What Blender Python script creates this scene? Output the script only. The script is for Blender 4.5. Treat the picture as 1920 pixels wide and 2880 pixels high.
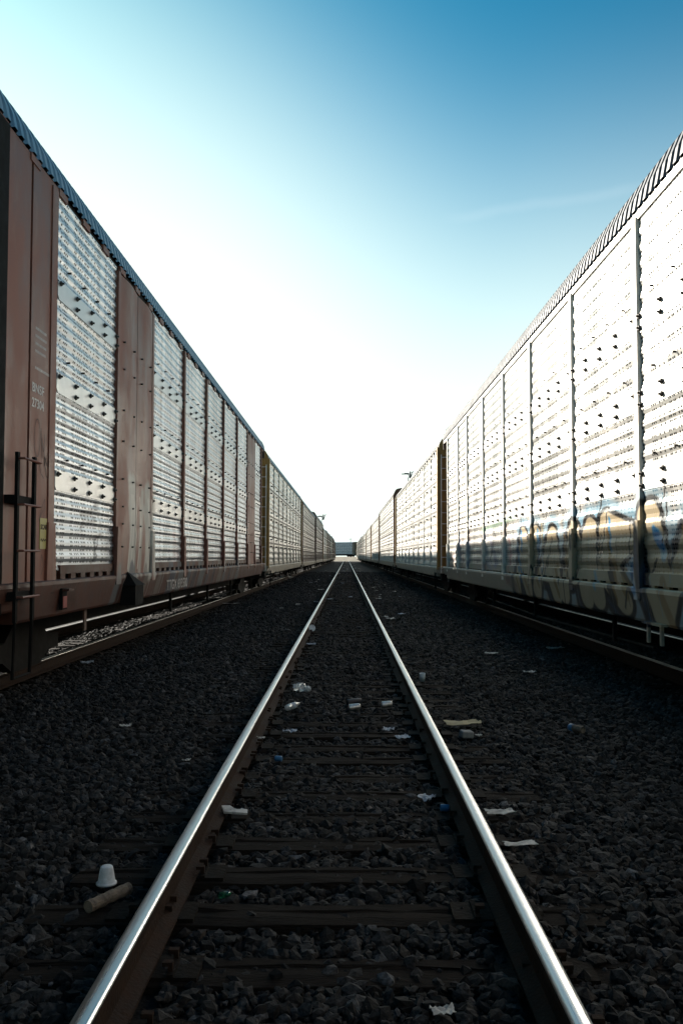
import bpy, bmesh, math, random
import numpy as np
from mathutils import Vector, Matrix
R = math.radians
rnd = random.Random(7)
rng = np.random.default_rng(11)
for o in list(bpy.data.objects): bpy.data.objects.remove(o)
scene = bpy.context.scene
col = scene.collection

# ------------------------------------------------------------------ camera
CAM = Vector((0, 0, 1.58))
PITCH, YAW, ROLL = R(2.86), R(0.32), R(0.0)
cd = bpy.data.cameras.new('camera'); cam = bpy.data.objects.new('camera', cd); col.objects.link(cam)
cd.sensor_fit = 'VERTICAL'; cd.sensor_height = 36; cd.lens = 2500 / 2880 * 36
cd.clip_start = .05; cd.clip_end = 20000
CM = Matrix.Rotation(YAW, 4, 'Z') @ Matrix.Rotation(R(90) + PITCH, 4, 'X') @ Matrix.Rotation(ROLL, 4, 'Z')
cam.matrix_world = Matrix.Translation(CAM) @ CM
scene.camera = cam
def ray(px, py):                       # photo pixel (1920 x 2880) -> direction
    return (CM.to_3x3() @ Vector(((px - 960) / 2500, (1440 - py) / 2500, -1))).normalized()
def ground_at(px, py, z=0.0):
    d = ray(px, py); t = (z - CAM.z) / d.z
    return CAM + d * t

# ------------------------------------------------------------------ sky + sun
SUN_AZ, SUN_EL = R(-38), R(21.5)       # azimuth from +Y, negative = left
sdir = Vector((math.sin(SUN_AZ) * math.cos(SUN_EL), math.cos(SUN_AZ) * math.cos(SUN_EL), math.sin(SUN_EL)))
sl = bpy.data.lights.new('sun', 'SUN'); so = bpy.data.objects.new('sun', sl); col.objects.link(so)
sl.energy = 5.0; sl.angle = R(.6); sl.color = (1, .93, .82)
so.rotation_euler = (-sdir).to_track_quat('-Z', 'Y').to_euler(); so.location = (-40, 40, 40)
w = bpy.data.worlds.new('World'); scene.world = w; w.use_nodes = True
nt = w.node_tree; nt.nodes.clear()
def N(nt, t, **kw):
    n = nt.nodes.new(t)
    for k, v in kw.items(): setattr(n, k, v)
    return n
sky = N(nt, 'ShaderNodeTexSky', sky_type='NISHITA', sun_disc=False)
sky.sun_elevation = SUN_EL; sky.sun_rotation = SUN_AZ
sky.air_density = 1.0; sky.dust_density = .7; sky.ozone_density = 3.0
bg = N(nt, 'ShaderNodeBackground'); out = N(nt, 'ShaderNodeOutputWorld')
SKY_STRENGTH, SKY_GAMMA, SKY_SAT = .05, 1.2, 1.2
pre = N(nt, 'ShaderNodeVectorMath', operation='SCALE'); pre.inputs['Scale'].default_value = SKY_STRENGTH
gam = N(nt, 'ShaderNodeGamma'); gam.inputs[1].default_value = SKY_GAMMA
hsv = N(nt, 'ShaderNodeHueSaturation'); hsv.inputs['Saturation'].default_value = SKY_SAT
post = N(nt, 'ShaderNodeVectorMath', operation='SCALE'); post.inputs['Scale'].default_value = 1 / SKY_STRENGTH
nt.links.new(sky.outputs[0], pre.inputs[0]); nt.links.new(pre.outputs[0], gam.inputs[0])
nt.links.new(gam.outputs[0], hsv.inputs['Color']); nt.links.new(hsv.outputs[0], post.inputs[0])
# a thin high contrail: a band along a great circle of the sky
d1, d2 = ray(1310, 606), ray(1765, 533)
nrm = d1.cross(d2).normalized(); mid = (d1 + d2).normalized()
tc = N(nt, 'ShaderNodeTexCoord')
def mth(nt, op, a, b=None, c=None):
    n = N(nt, 'ShaderNodeMath', operation=op)
    for i, v in enumerate((a, b, c)):
        if v is None: continue
        if isinstance(v, (int, float)): n.inputs[i].default_value = v
        else: nt.links.new(v, n.inputs[i])
    return n.outputs[0]
def mrange(nt, v, a, b, c, d):
    n = N(nt, 'ShaderNodeMapRange', interpolation_type='SMOOTHSTEP')
    nt.links.new(v, n.inputs[0])
    for i, x in enumerate((a, b, c, d)): n.inputs[i + 1].default_value = x
    return n.outputs[0]
nz = N(nt, 'ShaderNodeTexNoise'); nz.inputs['Scale'].default_value = 9; nz.inputs['Detail'].default_value = 5
nt.links.new(tc.outputs['Generated'], nz.inputs['Vector'])
dn = N(nt, 'ShaderNodeVectorMath', operation='DOT_PRODUCT'); nt.links.new(tc.outputs['Generated'], dn.inputs[0]); dn.inputs[1].default_value = nrm
dm = N(nt, 'ShaderNodeVectorMath', operation='DOT_PRODUCT'); nt.links.new(tc.outputs['Generated'], dm.inputs[0]); dm.inputs[1].default_value = mid
off = mth(nt, 'ADD', dn.outputs['Value'], mth(nt, 'MULTIPLY', mth(nt, 'SUBTRACT', nz.outputs[0], .5), .02))
band = mrange(nt, mth(nt, 'ABSOLUTE', off), 0.0, .009, 1, 0)
along = mrange(nt, dm.outputs['Value'], math.cos(R(6.5)), math.cos(R(4)), 0, 1)
cm = mth(nt, 'MULTIPLY', mth(nt, 'MULTIPLY', band, along), .05)
mx = N(nt, 'ShaderNodeMix', data_type='RGBA'); nt.links.new(cm, mx.inputs[0])
# pale haze low over the horizon, thicker towards the sun
tint = N(nt, 'ShaderNodeVectorMath', operation='MULTIPLY'); tint.inputs[1].default_value = (.40, 1.42, 1.08); nt.links.new(post.outputs[0], tint.inputs[0])
sxz = N(nt, 'ShaderNodeSeparateXYZ'); nt.links.new(tc.outputs['Generated'], sxz.inputs[0])
ds = N(nt, 'ShaderNodeVectorMath', operation='DOT_PRODUCT'); nt.links.new(tc.outputs['Generated'], ds.inputs[0]); ds.inputs[1].default_value = sdir
glow = mrange(nt, ds.outputs['Value'], .70, 1.0, 0, .62)
lift = mth(nt, 'SUBTRACT', sxz.outputs[2], mth(nt, 'MULTIPLY', glow, .33))
dh = N(nt, 'ShaderNodeVectorMath', operation='DOT_PRODUCT'); nt.links.new(tc.outputs['Generated'], dh.inputs[0]); dh.inputs[1].default_value = Vector((sdir.x, sdir.y, 0)).normalized()
toward = mrange(nt, dh.outputs['Value'], -.5, .6, .22, 1)
hz = mth(nt, 'MULTIPLY', mth(nt, 'POWER', mrange(nt, lift, .10, .60, 1, 0), 1.5), toward)
hm = N(nt, 'ShaderNodeMix', data_type='RGBA'); nt.links.new(hz, hm.inputs[0])
nt.links.new(tint.outputs[0], hm.inputs[6]); hm.inputs[7].default_value = (7.1, 8.0, 7.4, 1)
nt.links.new(hm.outputs[2], mx.inputs[6]); mx.inputs[7].default_value = (8, 8.5, 8.7, 1)
nt.links.new(mx.outputs[2], bg.inputs[0]); bg.inputs[1].default_value = SKY_STRENGTH
nt.links.new(bg.outputs[0], out.inputs[0])
scene.view_settings.view_transform = 'Standard'; scene.view_settings.look = 'None'
scene.view_settings.exposure = 1.65; scene.view_settings.gamma = 1
scene.render.engine = 'CYCLES'
scene.cycles.max_bounces = 6; scene.cycles.diffuse_bounces = 4; scene.cycles.glossy_bounces = 3
scene.cycles.use_denoising = True

# ------------------------------------------------------------------ helpers
class MB:
    def __init__(s): s.v, s.f, s.m = [], [], []
    def add(s, vs, fs, mi=0):
        b = len(s.v); s.v += [tuple(v) for v in vs]; s.f += [tuple(b + i for i in f) for f in fs]; s.m += [mi] * len(fs)
    def box(s, lo, hi, mi=0):
        (a, b, c), (d, e, f) = lo, hi
        a, d = min(a, d), max(a, d); b, e = min(b, e), max(b, e); c, f = min(c, f), max(c, f)
        s.add([(a,b,c),(d,b,c),(d,e,c),(a,e,c),(a,b,f),(d,b,f),(d,e,f),(a,e,f)],
              [(0,3,2,1),(4,5,6,7),(0,1,5,4),(1,2,6,5),(2,3,7,6),(3,0,4,7)], mi)
    def prism(s, poly, axis, a, b, mi=0):          # poly of 2-D points in the plane normal to axis
        n = len(poly)
        def P(p, t): return {'x': (t, p[0], p[1]), 'y': (p[0], t, p[1]), 'z': (p[0], p[1], t)}[axis]
        s.add([P(p, a) for p in poly] + [P(p, b) for p in poly],
              [tuple(range(n))[::-1], tuple(range(n, 2 * n))] + [(i, (i+1) % n, n + (i+1) % n, n + i) for i in range(n)], mi)
    def tube(s, pts, r, n=8, mi=0, caps=True):
        pts = [Vector(p) for p in pts]; rs = r if isinstance(r, (list, tuple)) else [r] * len(pts)
        vs, fs = [], []
        for i, p in enumerate(pts):
            t = (pts[min(i+1, len(pts)-1)] - pts[max(i-1, 0)]).normalized()
            u = t.cross(Vector((0, 0, 1)) if abs(t.z) < .9 else Vector((1, 0, 0))).normalized(); q = t.cross(u)
            for k in range(n):
                a = 2 * math.pi * k / n; vs.append(p + (u * math.cos(a) + q * math.sin(a)) * rs[i])
        for i in range(len(pts) - 1):
            for k in range(n): fs.append((i*n+k, i*n+(k+1) % n, (i+1)*n+(k+1) % n, (i+1)*n+k))
        if caps: fs += [tuple(range(n))[::-1], tuple((len(pts)-1)*n + k for k in range(n))]
        s.add(vs, fs, mi)
    def lathe(s, prof, M, n=16, mi=0):             # prof: (r, z)
        vs, fs = [], []
        for r, z in prof:
            for k in range(n):
                a = 2*math.pi*k/n; vs.append(M @ Vector((r*math.cos(a), r*math.sin(a), z)))
        for i in range(len(prof)-1):
            for k in range(n): fs.append((i*n+k, i*n+(k+1) % n, (i+1)*n+(k+1) % n, (i+1)*n+k))
        s.add(vs, fs, mi)
    def strip(s, prof, axis_a, axis_b, P, mi=0):   # open profile extruded from a to b by P(d, y, z)
        n = len(prof)
        s.add([P(d, axis_a, z) for d, z in prof] + [P(d, axis_b, z) for d, z in prof],
              [(i, i+1, n+i+1, n+i) for i in range(n-1)], mi)
    def build(s, name, mats, parent=None, smooth=False, bevel=0):
        me = bpy.data.meshes.new(name); me.from_pydata(s.v, [], s.f)
        mats = mats if isinstance(mats, (list, tuple)) else [mats]
        for m in mats: me.materials.append(m)
        if len(mats) > 1: me.polygons.foreach_set('material_index', s.m)
        bm = bmesh.new(); bm.from_mesh(me); bmesh.ops.recalc_face_normals(bm, faces=bm.faces); bm.to_mesh(me); bm.free()
        if smooth: me.polygons.foreach_set('use_smooth', [True] * len(me.polygons))
        o = bpy.data.objects.new(name, me); col.objects.link(o)
        if parent: o.parent = parent
        if bevel:
            b = o.modifiers.new('bevel', 'BEVEL'); b.width = bevel; b.segments = 2; b.limit_method = 'ANGLE'
        return o
def tag(o, label=None, cat=None, group=None, kind=None):
    for k, v in (('label', label), ('category', cat), ('group', group), ('kind', kind)):
        if v: o[k] = v
    return o
def empty(name, loc=(0, 0, 0), rz=0):
    o = bpy.data.objects.new(name, None); o.location = loc; o.rotation_euler = (0, 0, rz); o.empty_display_size = .2
    col.objects.link(o); return o
KIDS = {}
def copy_tree(o, parent=None, kids=None):
    c = o.copy(); col.objects.link(c)
    if parent: c.parent = parent
    for ch in kids[o.name]: copy_tree(ch, c, kids)
    return c
def kids_map():
    k = {o.name: [] for o in bpy.data.objects}
    for o in bpy.data.objects:
        if o.parent: k[o.parent.name].append(o)
    return k

# ------------------------------------------------------------------ materials
def mat(name, base, rough=.7, metal=0, var=.25, scale=3, bump=0, bscale=40, dirt=None, spec=.5, stretch=(1, 1, 1), streak=None):
    m = bpy.data.materials.new(name); m.use_nodes = True; t = m.node_tree; b = t.nodes['Principled BSDF']
    b.inputs['Roughness'].default_value = rough; b.inputs['Metallic'].default_value = metal
    b.inputs['Specular IOR Level'].default_value = spec
    tc = N(t, 'ShaderNodeTexCoord'); mp = N(t, 'ShaderNodeMapping'); mp.inputs['Scale'].default_value = stretch
    t.links.new(tc.outputs['Object'], mp.inputs[0])
    nz = N(t, 'ShaderNodeTexNoise'); nz.inputs['Scale'].default_value = scale; nz.inputs['Detail'].default_value = 6; nz.inputs['Roughness'].default_value = .65
    t.links.new(mp.outputs[0], nz.inputs['Vector'])
    k = mrange(t, nz.outputs[0], .3, .7, 1 - var, 1 + var)
    sc = N(t, 'ShaderNodeVectorMath', operation='SCALE'); sc.inputs[0].default_value = base; t.links.new(k, sc.inputs['Scale'])
    c = sc.outputs[0]
    if dirt:                                     # patches of a second colour (rust, dust)
        nz2 = N(t, 'ShaderNodeTexNoise'); nz2.inputs['Scale'].default_value = dirt[1]; nz2.inputs['Detail'].default_value = 8; nz2.inputs['Roughness'].default_value = .7
        t.links.new(mp.outputs[0], nz2.inputs['Vector'])
        f = mth(t, 'MULTIPLY', mrange(t, nz2.outputs[0], .5, .68, 0, 1), dirt[2])
        x = N(t, 'ShaderNodeMix', data_type='RGBA'); t.links.new(f, x.inputs[0]); t.links.new(c, x.inputs[6]); x.inputs[7].default_value = (*dirt[0], 1); c = x.outputs[2]
    t.links.new(c, b.inputs['Base Color'])
    t.links.new(mrange(t, nz.outputs[0], .3, .7, max(.05, rough - .1), min(1, rough + .1)), b.inputs['Roughness'])
    if bump:
        nb = N(t, 'ShaderNodeTexNoise'); nb.inputs['Scale'].default_value = bscale; nb.inputs['Detail'].default_value = 5
        t.links.new(mp.outputs[0], nb.inputs['Vector'])
        bp = N(t, 'ShaderNodeBump'); bp.inputs['Strength'].default_value = bump; bp.inputs['Distance'].default_value = .02
        t.links.new(nb.outputs[0], bp.inputs['Height']); t.links.new(bp.outputs[0], b.inputs['Normal'])
    m['_c'] = 1
    return m
def color_socket(m):
    t = m.node_tree; b = t.nodes['Principled BSDF']; return t, b, b.inputs['Base Color'].links[0].from_socket
def holes(m, rowp=.048):                          # rows of small slots punched through the sheet
    t, b, c = color_socket(m)
    tc = N(t, 'ShaderNodeTexCoord'); sx = N(t, 'ShaderNodeSeparateXYZ'); t.links.new(tc.outputs['Object'], sx.inputs[0])
    P = 1.35
    fy = mth(t, 'FRACT', mth(t, 'DIVIDE', mth(t, 'ADD', sx.outputs[1], 50), P))
    rp = N(t, 'ShaderNodeValToRGB'); cr = rp.color_ramp; cr.interpolation = 'CONSTANT'
    hs = [.05, .10, .22, .29, .36, .47, .515, .58, .625, .76, .89, 1.02, 1.075, 1.13]
    cr.elements[0].position = 0; cr.elements[0].color = (0, 0, 0, 1); cr.elements[1].position = .999; cr.elements[1].color = (0, 0, 0, 1)
    for h in hs:
        for q, v in ((h / P, 1), ((h + .033) / P, 0)):
            e = cr.elements.new(q); e.color = (v, v, v, 1)
    t.links.new(fy, rp.inputs[0])
    fz = mth(t, 'FRACT', mth(t, 'DIVIDE', sx.outputs[2], rowp))
    rz = mth(t, 'MULTIPLY', mth(t, 'GREATER_THAN', fz, .3), mth(t, 'LESS_THAN', fz, .78))
    h = mth(t, 'MULTIPLY', rz, rp.outputs[0])
    x = N(t, 'ShaderNodeMix', data_type='RGBA'); t.links.new(h, x.inputs[0]); t.links.new(c, x.inputs[6]); x.inputs[7].default_value = (.008, .008, .009, 1)
    t.links.new(x.outputs[2], b.inputs['Base Color'])
    mt = b.inputs['Metallic'].default_value
    t.links.new(mth(t, 'MULTIPLY', mth(t, 'SUBTRACT', 1, h), mt), b.inputs['Metallic'])
    t.links.new(mth(t, 'MULTIPLY', mth(t, 'SUBTRACT', 1, h), .5), b.inputs['Specular IOR Level'])
    return m
def paint(m, img, y0, W, z0, H):                  # sprayed paint laid on by car coordinates
    t, b, c = color_socket(m)
    tc = N(t, 'ShaderNodeTexCoord'); sx = N(t, 'ShaderNodeSeparateXYZ'); t.links.new(tc.outputs['Object'], sx.inputs[0])
    cb = N(t, 'ShaderNodeCombineXYZ')
    t.links.new(mth(t, 'DIVIDE', mth(t, 'SUBTRACT', sx.outputs[1], y0), W), cb.inputs[0])
    t.links.new(mth(t, 'DIVIDE', mth(t, 'SUBTRACT', sx.outputs[2], z0), H), cb.inputs[1])
    im = N(t, 'ShaderNodeTexImage', extension='CLIP'); im.image = img; t.links.new(cb.outputs[0], im.inputs[0])
    x = N(t, 'ShaderNodeMix', data_type='RGBA'); t.links.new(im.outputs['Alpha'], x.inputs[0]); t.links.new(c, x.inputs[6]); t.links.new(im.outputs['Color'], x.inputs[7])
    t.links.new(x.outputs[2], b.inputs['Base Color'])
    mt = b.inputs['Metallic'].default_value
    if mt: t.links.new(mth(t, 'MULTIPLY', mth(t, 'SUBTRACT', 1, mth(t, 'MULTIPLY', im.outputs['Alpha'], .7)), mt), b.inputs['Metallic'])
    return m

# ---- sprayed graffiti, rasterised from strokes
class Spray:
    def __init__(s, y0, y1, z0, z1, ppm):
        s.ky = 1.0
        s.y0, s.z0, s.W, s.H = y0, z0, y1 - y0, z1 - z0
        s.w, s.h = int(s.W * ppm), int(s.H * ppm)
        yy = y0 + (np.arange(s.w) + .5) / s.w * s.W; zz = z0 + (np.arange(s.h) + .5) / s.h * s.H
        s.Y, s.Z = np.meshgrid(yy, zz); s.px = np.zeros((s.h, s.w, 4), np.float32)
    def stroke(s, pts, r, c, a=1, soft=.015):
        D = np.full(s.Y.shape, 9.0)
        for (a0, b0), (a1, b1) in zip(pts[:-1], pts[1:]):
            dy, dz = (a1 - a0)*s.ky, b1 - b0; L = dy*dy + dz*dz + 1e-9; Q = (s.Y - a0)*s.ky
            t = np.clip((Q*dy + (s.Z - b0)*dz) / L, 0, 1)
            D = np.minimum(D, np.hypot(Q - t*dy, s.Z - b0 - t*dz))
        s.blend(np.clip((r + soft - D) / (2 * soft), 0, 1) * a, c)
    def poly(s, pts, c, a=1):
        ins = np.zeros(s.Y.shape, bool); n = len(pts)
        for i in range(n):
            (x0, y0), (x1, y1) = pts[i], pts[(i+1) % n]
            if y0 == y1: continue
            cnd = ((s.Z > y0) != (s.Z > y1)); ins ^= cnd & (s.Y < (x1-x0)*(s.Z-y0)/(y1-y0)+x0)
        s.blend(ins.astype(np.float32) * a, c)
    def blend(s, k, c):
        k = k[..., None]; A = s.px[..., 3:]
        na = k + A * (1 - k)
        s.px[..., :3] = (np.array(c)[None, None] * k + s.px[..., :3] * A * (1 - k)) / np.maximum(na, 1e-6)
        s.px[..., 3:] = na
    def image(s, name):
        im = bpy.data.images.new(name, s.w, s.h, alpha=True); im.pixels.foreach_set(s.px.astype(np.float32).ravel()); im.pack(); return im

# ------------------------------------------------------------------ setting: ground
RAILZ, TC = .19, 4.88                 # rail head height, centre lines of the side tracks
MIDX = -.046
M_ballast = mat('ballast', (.012, .0125, .014), .95, 0, .5, 9, 1.0, 60, spec=.1)
M_earth = mat('earth', (.22, .19, .15), .95, 0, .3, .6, .6, 14, spec=.1)
def sheet(name, x0, x1, y0, y1, z, m, n=1):
    b = MB(); b.add([(x0,y0,z),(x1,y0,z),(x1,y1,z),(x0,y1,z)], [(0,1,2,3)]); return tag(b.build(name, m), kind='structure')
sheet('ground', -6000, 6000, -6000, 6000, -.09, M_earth)
sheet('ballast_bed', -8.2, 8.2, -30, 300, -.05, M_ballast)

# loose stones, one object of uncountable gravel
def stones(regions):
    ico = bmesh.new(); bmesh.ops.create_icosphere(ico, subdivisions=1, radius=1)
    bv = np.array([v.co[:] for v in ico.verts]); bf = np.array([[v.index for v in f.verts] for f in ico.faces]); ico.free()
    V, F, Cc = [], [], []; base = 0
    for (x0, x1, y0, y1, dens, r0, r1) in regions:
        n = int((x1-x0)*(y1-y0)*dens)
        x = rng.uniform(x0, x1, n); y = rng.uniform(y0, y1, n)
        r = r0 + (r1-r0)*rng.random(n)**2.2
        keep = np.ones(n, bool)
        for c in (MIDX, -TC, TC):
            k = np.round((y-5.0)/.497); on = (np.abs(y-5.0-k*.497) < .105) & (np.abs(x-c) < 1.27)
            keep &= ~(on & (rng.random(n) > .42))
            keep &= ~((np.abs(np.abs(x-c)-.7525) < .10))
        x, y, r = x[keep], y[keep], r[keep]; n = len(x)
        sc = r[:, None]*rng.uniform(.6, 1.35, (n, 3)); sc[:, 2] *= .75
        v = bv[None]*(1+rng.uniform(-.33, .3, (n, 12, 1)))*sc[:, None, :]
        a = rng.uniform(0, 6.28, n); b = rng.normal(0, .45, n)
        ca, sa, cb, sb = np.cos(a)[:, None], np.sin(a)[:, None], np.cos(b)[:, None], np.sin(b)[:, None]
        X, Y, Z = v[..., 0], v[..., 1], v[..., 2]
        Y, Z = Y*cb-Z*sb, Y*sb+Z*cb
        X, Y = X*ca-Y*sa, X*sa+Y*ca
        # shallow unevenness of the bed
        zz = -.028 + .018*np.sin(x*1.7+y*.6)*np.sin(y*1.1) + rng.uniform(-.008, .022, n)
        v = np.stack([X+x[:, None], Y+y[:, None], Z+zz[:, None]], -1)
        V.append(v.reshape(-1, 3)); F.append((bf[None]+(np.arange(n)*12)[:, None, None]+base).reshape(-1, 3)); base += n*12
        g = rng.lognormal(-.1, .62, n); tint = rng.normal(0, .06, n)
        rust = np.exp(-(np.minimum(np.abs(np.abs(x-MIDX)-.7525), np.abs(np.abs(np.abs(x)-TC)-.7525))/.16)**2)*rng.random(n)
        g = g*.85; c = np.stack([.0175*g*(1+tint+.5*rust), .0172*g, .0178*g*(1-tint-.35*rust), np.ones(n)], -1)
        Cc.append(np.repeat(np.clip(c, 0, .4), 12, 0))
    V = np.concatenate(V); F = np.concatenate(F); Cc = np.concatenate(Cc)
    me = bpy.data.meshes.new('gravel'); me.vertices.add(len(V)); me.vertices.foreach_set('co', V.astype(np.float32).ravel())
    me.loops.add(F.size); me.loops.foreach_set('vertex_index', F.astype(np.int32).ravel())
    me.polygons.add(len(F)); me.polygons.foreach_set('loop_start', np.arange(0, F.size, 3, dtype=np.int32))
    me.update(calc_edges=True)
    at = me.attributes.new('stone_color', 'FLOAT_COLOR', 'POINT'); at.data.foreach_set('color', Cc.astype(np.float32).ravel())
    me.polygons.foreach_set('use_smooth', [False]*len(F))
    m = bpy.data.materials.new('stone'); m.use_nodes = True; t = m.node_tree; b = t.nodes['Principled BSDF']
    an = N(t, 'ShaderNodeAttribute', attribute_name='stone_color'); nz = N(t, 'ShaderNodeTexNoise'); nz.inputs['Scale'].default_value = 70; nz.inputs['Detail'].default_value = 4
    sc = N(t, 'ShaderNodeVectorMath', operation='SCALE'); t.links.new(an.outputs['Color'], sc.inputs[0])
    tcn = N(t, 'ShaderNodeTexCoord'); t.links.new(tcn.outputs['Object'], nz.inputs['Vector'])
    t.links.new(mrange(t, nz.outputs[0], .3, .7, .5, 1.6), sc.inputs['Scale']); t.links.new(sc.outputs[0], b.inputs['Base Color'])
    bp = N(t, 'ShaderNodeBump'); bp.inputs['Strength'].default_value = .5; bp.inputs['Distance'].default_value = .01
    t.links.new(nz.outputs[0], bp.inputs['Height']); t.links.new(bp.outputs[0], b.inputs['Normal'])
    b.inputs['Roughness'].default_value = .85; b.inputs['Specular IOR Level'].default_value = .22
    me.materials.append(m)
    o = bpy.data.objects.new('gravel', me); col.objects.link(o)
    tag(o, 'dark grey crushed stone ballast covering the ground between the rails', 'gravel', kind='stuff')
stones([(-2.4, 2.4, 2.6, 7.0, 1500, .009, .044), (-3.6, 3.6, 7.0, 12, 900, .011, .045), (-5.6, 5.6, 12, 20, 480, .016, .05),
        (-4.4, -2.4, 5.0, 7.0, 800, .012, .045), (2.4, 4.4, 5.0, 7.0, 800, .012, .045), (-5.6, -3.6, 7.0, 12, 420, .018, .05), (3.6, 5.6, 7.0, 12, 420, .018, .05),
        (-5.8, 5.8, 20, 42, 190, .022, .055), (-8, 8, 42, 90, 22, .04, .085)])

# ------------------------------------------------------------------ rails and ties
M_rust = mat('rail_rust', (.022, .012, .008), .85, 0, .4, 12, .3, 60, spec=.12)
M_steel = mat('rail_steel', (.40, .41, .42), .36, 1, .16, 24, stretch=(6, .04, 1))
M_steel_dull = mat('rail_steel_dull', (.30, .29, .28), .42, 1, .2, 30, stretch=(1, .05, 1))
def rail(x, y0, y1, label, top):
    prof = [(-.07, 0), (.07, 0), (.07, .012), (.012, .035), (.009, .118), (.031, .130), (.0335, .150), (.033, .162),
            (.029, .170), (.017, .1745), (0, .176), (-.017, .1745), (-.029, .170), (-.033, .162), (-.0335, .150), (-.031, .130), (-.009, .118), (-.012, .035), (-.07, .012)]
    b = MB(); n = len(prof); ys = [y0]
    while ys[-1] < y1: ys.append(min(y1, ys[-1] + 12))
    vs = [(px, y, pz + .014) for y in ys for px, pz in prof]; b.add(vs, [])
    for j in range(len(ys)-1):
        for i in range(n):
            b.f.append((j*n+i, j*n+(i+1) % n, (j+1)*n+(i+1) % n, (j+1)*n+i)); b.m.append(1 if 7 <= i <= 12 else 0)
    o = b.build('rail', [M_rust, top]); o.location.x = x
    for p_ in o.data.polygons: p_.use_smooth = p_.material_index == 1
    return tag(o, label, 'rail', 'steel rails')
rail(MIDX - .7525, 1.0, 292, 'polished rail of the empty middle track, on its left side', M_steel)
rail(MIDX + .7525, 1.0, 292, 'polished rail of the empty middle track, on its right side', M_steel)
rail(-TC + .7525, 1.0, 292, 'dull near rail under the train with brown posts', M_steel_dull)
rail(-TC - .7525, 1.0, 292, 'dull far rail under the train with brown posts', M_steel_dull)
rail(TC - .7525, 1.0, 292, 'dull near rail under the sunlit white train', M_steel_dull)
rail(TC + .7525, 1.0, 292, 'dull far rail under the sunlit white train', M_steel_dull)
M_tie = mat('tie_wood', (.015, .0115, .0095), .9, 0, .5, 5, .9, 30, stretch=(.6, 8, 3), spec=.08)
M_plate = mat('plate_rust', (.011, .008, .006), .9, 0, .4, 12, .4, 40, spec=.1)
def tie_proto(seed):
    r = random.Random(seed); b = MB(); n = 14; vs = []
    for i in range(n+1):
        x = -1.3 + 2.6*i/n; j = lambda s: r.uniform(-s, s)
        e = .02 if i in (0, n) else .006
        vs += [(x, -.115+j(e), -.16), (x, .115+j(e), -.16), (x, .115+j(e), .004+j(.005)), (x, .04+j(.01), .012+j(.006)), (x, .03+j(.008), .003+j(.004)), (x, -.05+j(.01), .011+j(.006)), (x, -.115+j(e), .004+j(.005))]
    b.add(vs, [(i*7+k, i*7+(k+1) % 7, (i+1)*7+(k+1) % 7, (i+1)*7+k) for i in range(n) for k in range(7)] + [tuple(range(7)), tuple(n*7+k for k in range(7))])
    root = b.build('crosstie', M_tie)
    for s in (-1, 1):
        p = MB(); x = s*.7525
        p.box((x-.19, -.095, .004), (x+.19, .095, .024))
        p.box((x-.10, -.095, .024), (x-.076, .095, .034)); p.box((x+.076, -.095, .024), (x+.10, .095, .034))
        po = p.build('tie_plate', M_plate, root)
        for sx, sy in ((-1, -.05), (1, .05), (1, -.06)):
            q = MB(); q.box((x+sx*.085-.009, sy-.009, .0), (x+sx*.085+.009, sy+.009, .06)); q.box((x+sx*.075-.02, sy-.015, .055), (x+sx*.075+.02, sy+.015, .07))
            q.build('spike', M_rust, po)
    return root
protos = [tie_proto(k) for k in range(4)]
km = kids_map(); used = set()
def lay_tie(cx, y, label, group, plates=True):
    p = rnd.choice(protos)
    if p.name not in used: used.add(p.name); c = p
    elif plates: c = copy_tree(p, None, km)
    else: c = p.copy(); col.objects.link(c)
    c.location = (cx + rnd.uniform(-.06, .06), y + rnd.uniform(-.02, .02), rnd.uniform(-.022, -.004)); c.rotation_euler = (rnd.uniform(-.015, .015), 0, rnd.uniform(-.018, .018))
    tag(c, label, 'crosstie', group)
for k in range(-4, 150):
    lay_tie(MIDX, 5.0 + .497*k, 'weathered dark wooden crosstie carrying the polished rails of the empty middle track', 'crossties of the middle track', k < 60)
for k in range(-2, 66):
    lay_tie(-TC, 5.0 + .497*k, 'shadowed wooden crosstie under the train with brown posts', 'crossties under the brown-posted train', k < 10)
    lay_tie(TC, 5.0 + .497*k, 'shadowed wooden crosstie under the sunlit white train', 'crossties under the white train', k < 10)

# ------------------------------------------------------------------ autorack railcars
# graffiti
CREAM, INK, SKYB, OCH = (.64, .58, .48), (.09, .085, .085), (.46, .59, .66), (.48, .37, .18)
G = Spray(5.5, 28.5, .82, 3.0, 72)
gr = random.Random(3)
def letter(y, w_, z0, z1, kind, fill):
    st = {'N': [[(0, 0), (.12, 1)], [(.12, 1), (.75, 0)], [(.75, 0), (.95, 1)]], 'A': [[(0, 0), (.5, 1)], [(.5, 1), (.95, 0)], [(.2, .4), (.8, .35)]],
          'M': [[(0, 0), (.15, 1)], [(.15, 1), (.5, .35)], [(.5, .35), (.85, 1)], [(.85, 1), (1, 0)]], 'V': [[(0, 1), (.45, 0)], [(.45, 0), (.95, 1)]],
          'R': [[(.1, 0), (.1, 1)], [(.1, 1), (.8, .8)], [(.8, .8), (.2, .45)], [(.2, .45), (.9, 0)]], 'E': [[(.1, 0), (.1, 1)], [(.1, 1), (.9, .95)], [(.1, .5), (.8, .5)], [(.1, 0), (.95, .05)]],
          'S': [[(.9, .9), (.2, .85)], [(.2, .85), (.8, .4)], [(.8, .4), (.1, .05)]]}[kind]
    return [[(y + (1-a)*w_ + (z0+(z1-z0)*c-1.4)*-.22, z0 + (z1-z0)*c) for a, c in seg] for seg in st]
LT = []
yy = 17.0
for kd in 'NAMRVEN':
    wd = gr.uniform(1.25, 1.6); yy -= wd + .42
    LT.append(letter(yy, wd, 1.0 + gr.uniform(-.1, .06), 2.0 + gr.uniform(-.12, .1), kd, CREAM))
G.ky = .55
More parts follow.
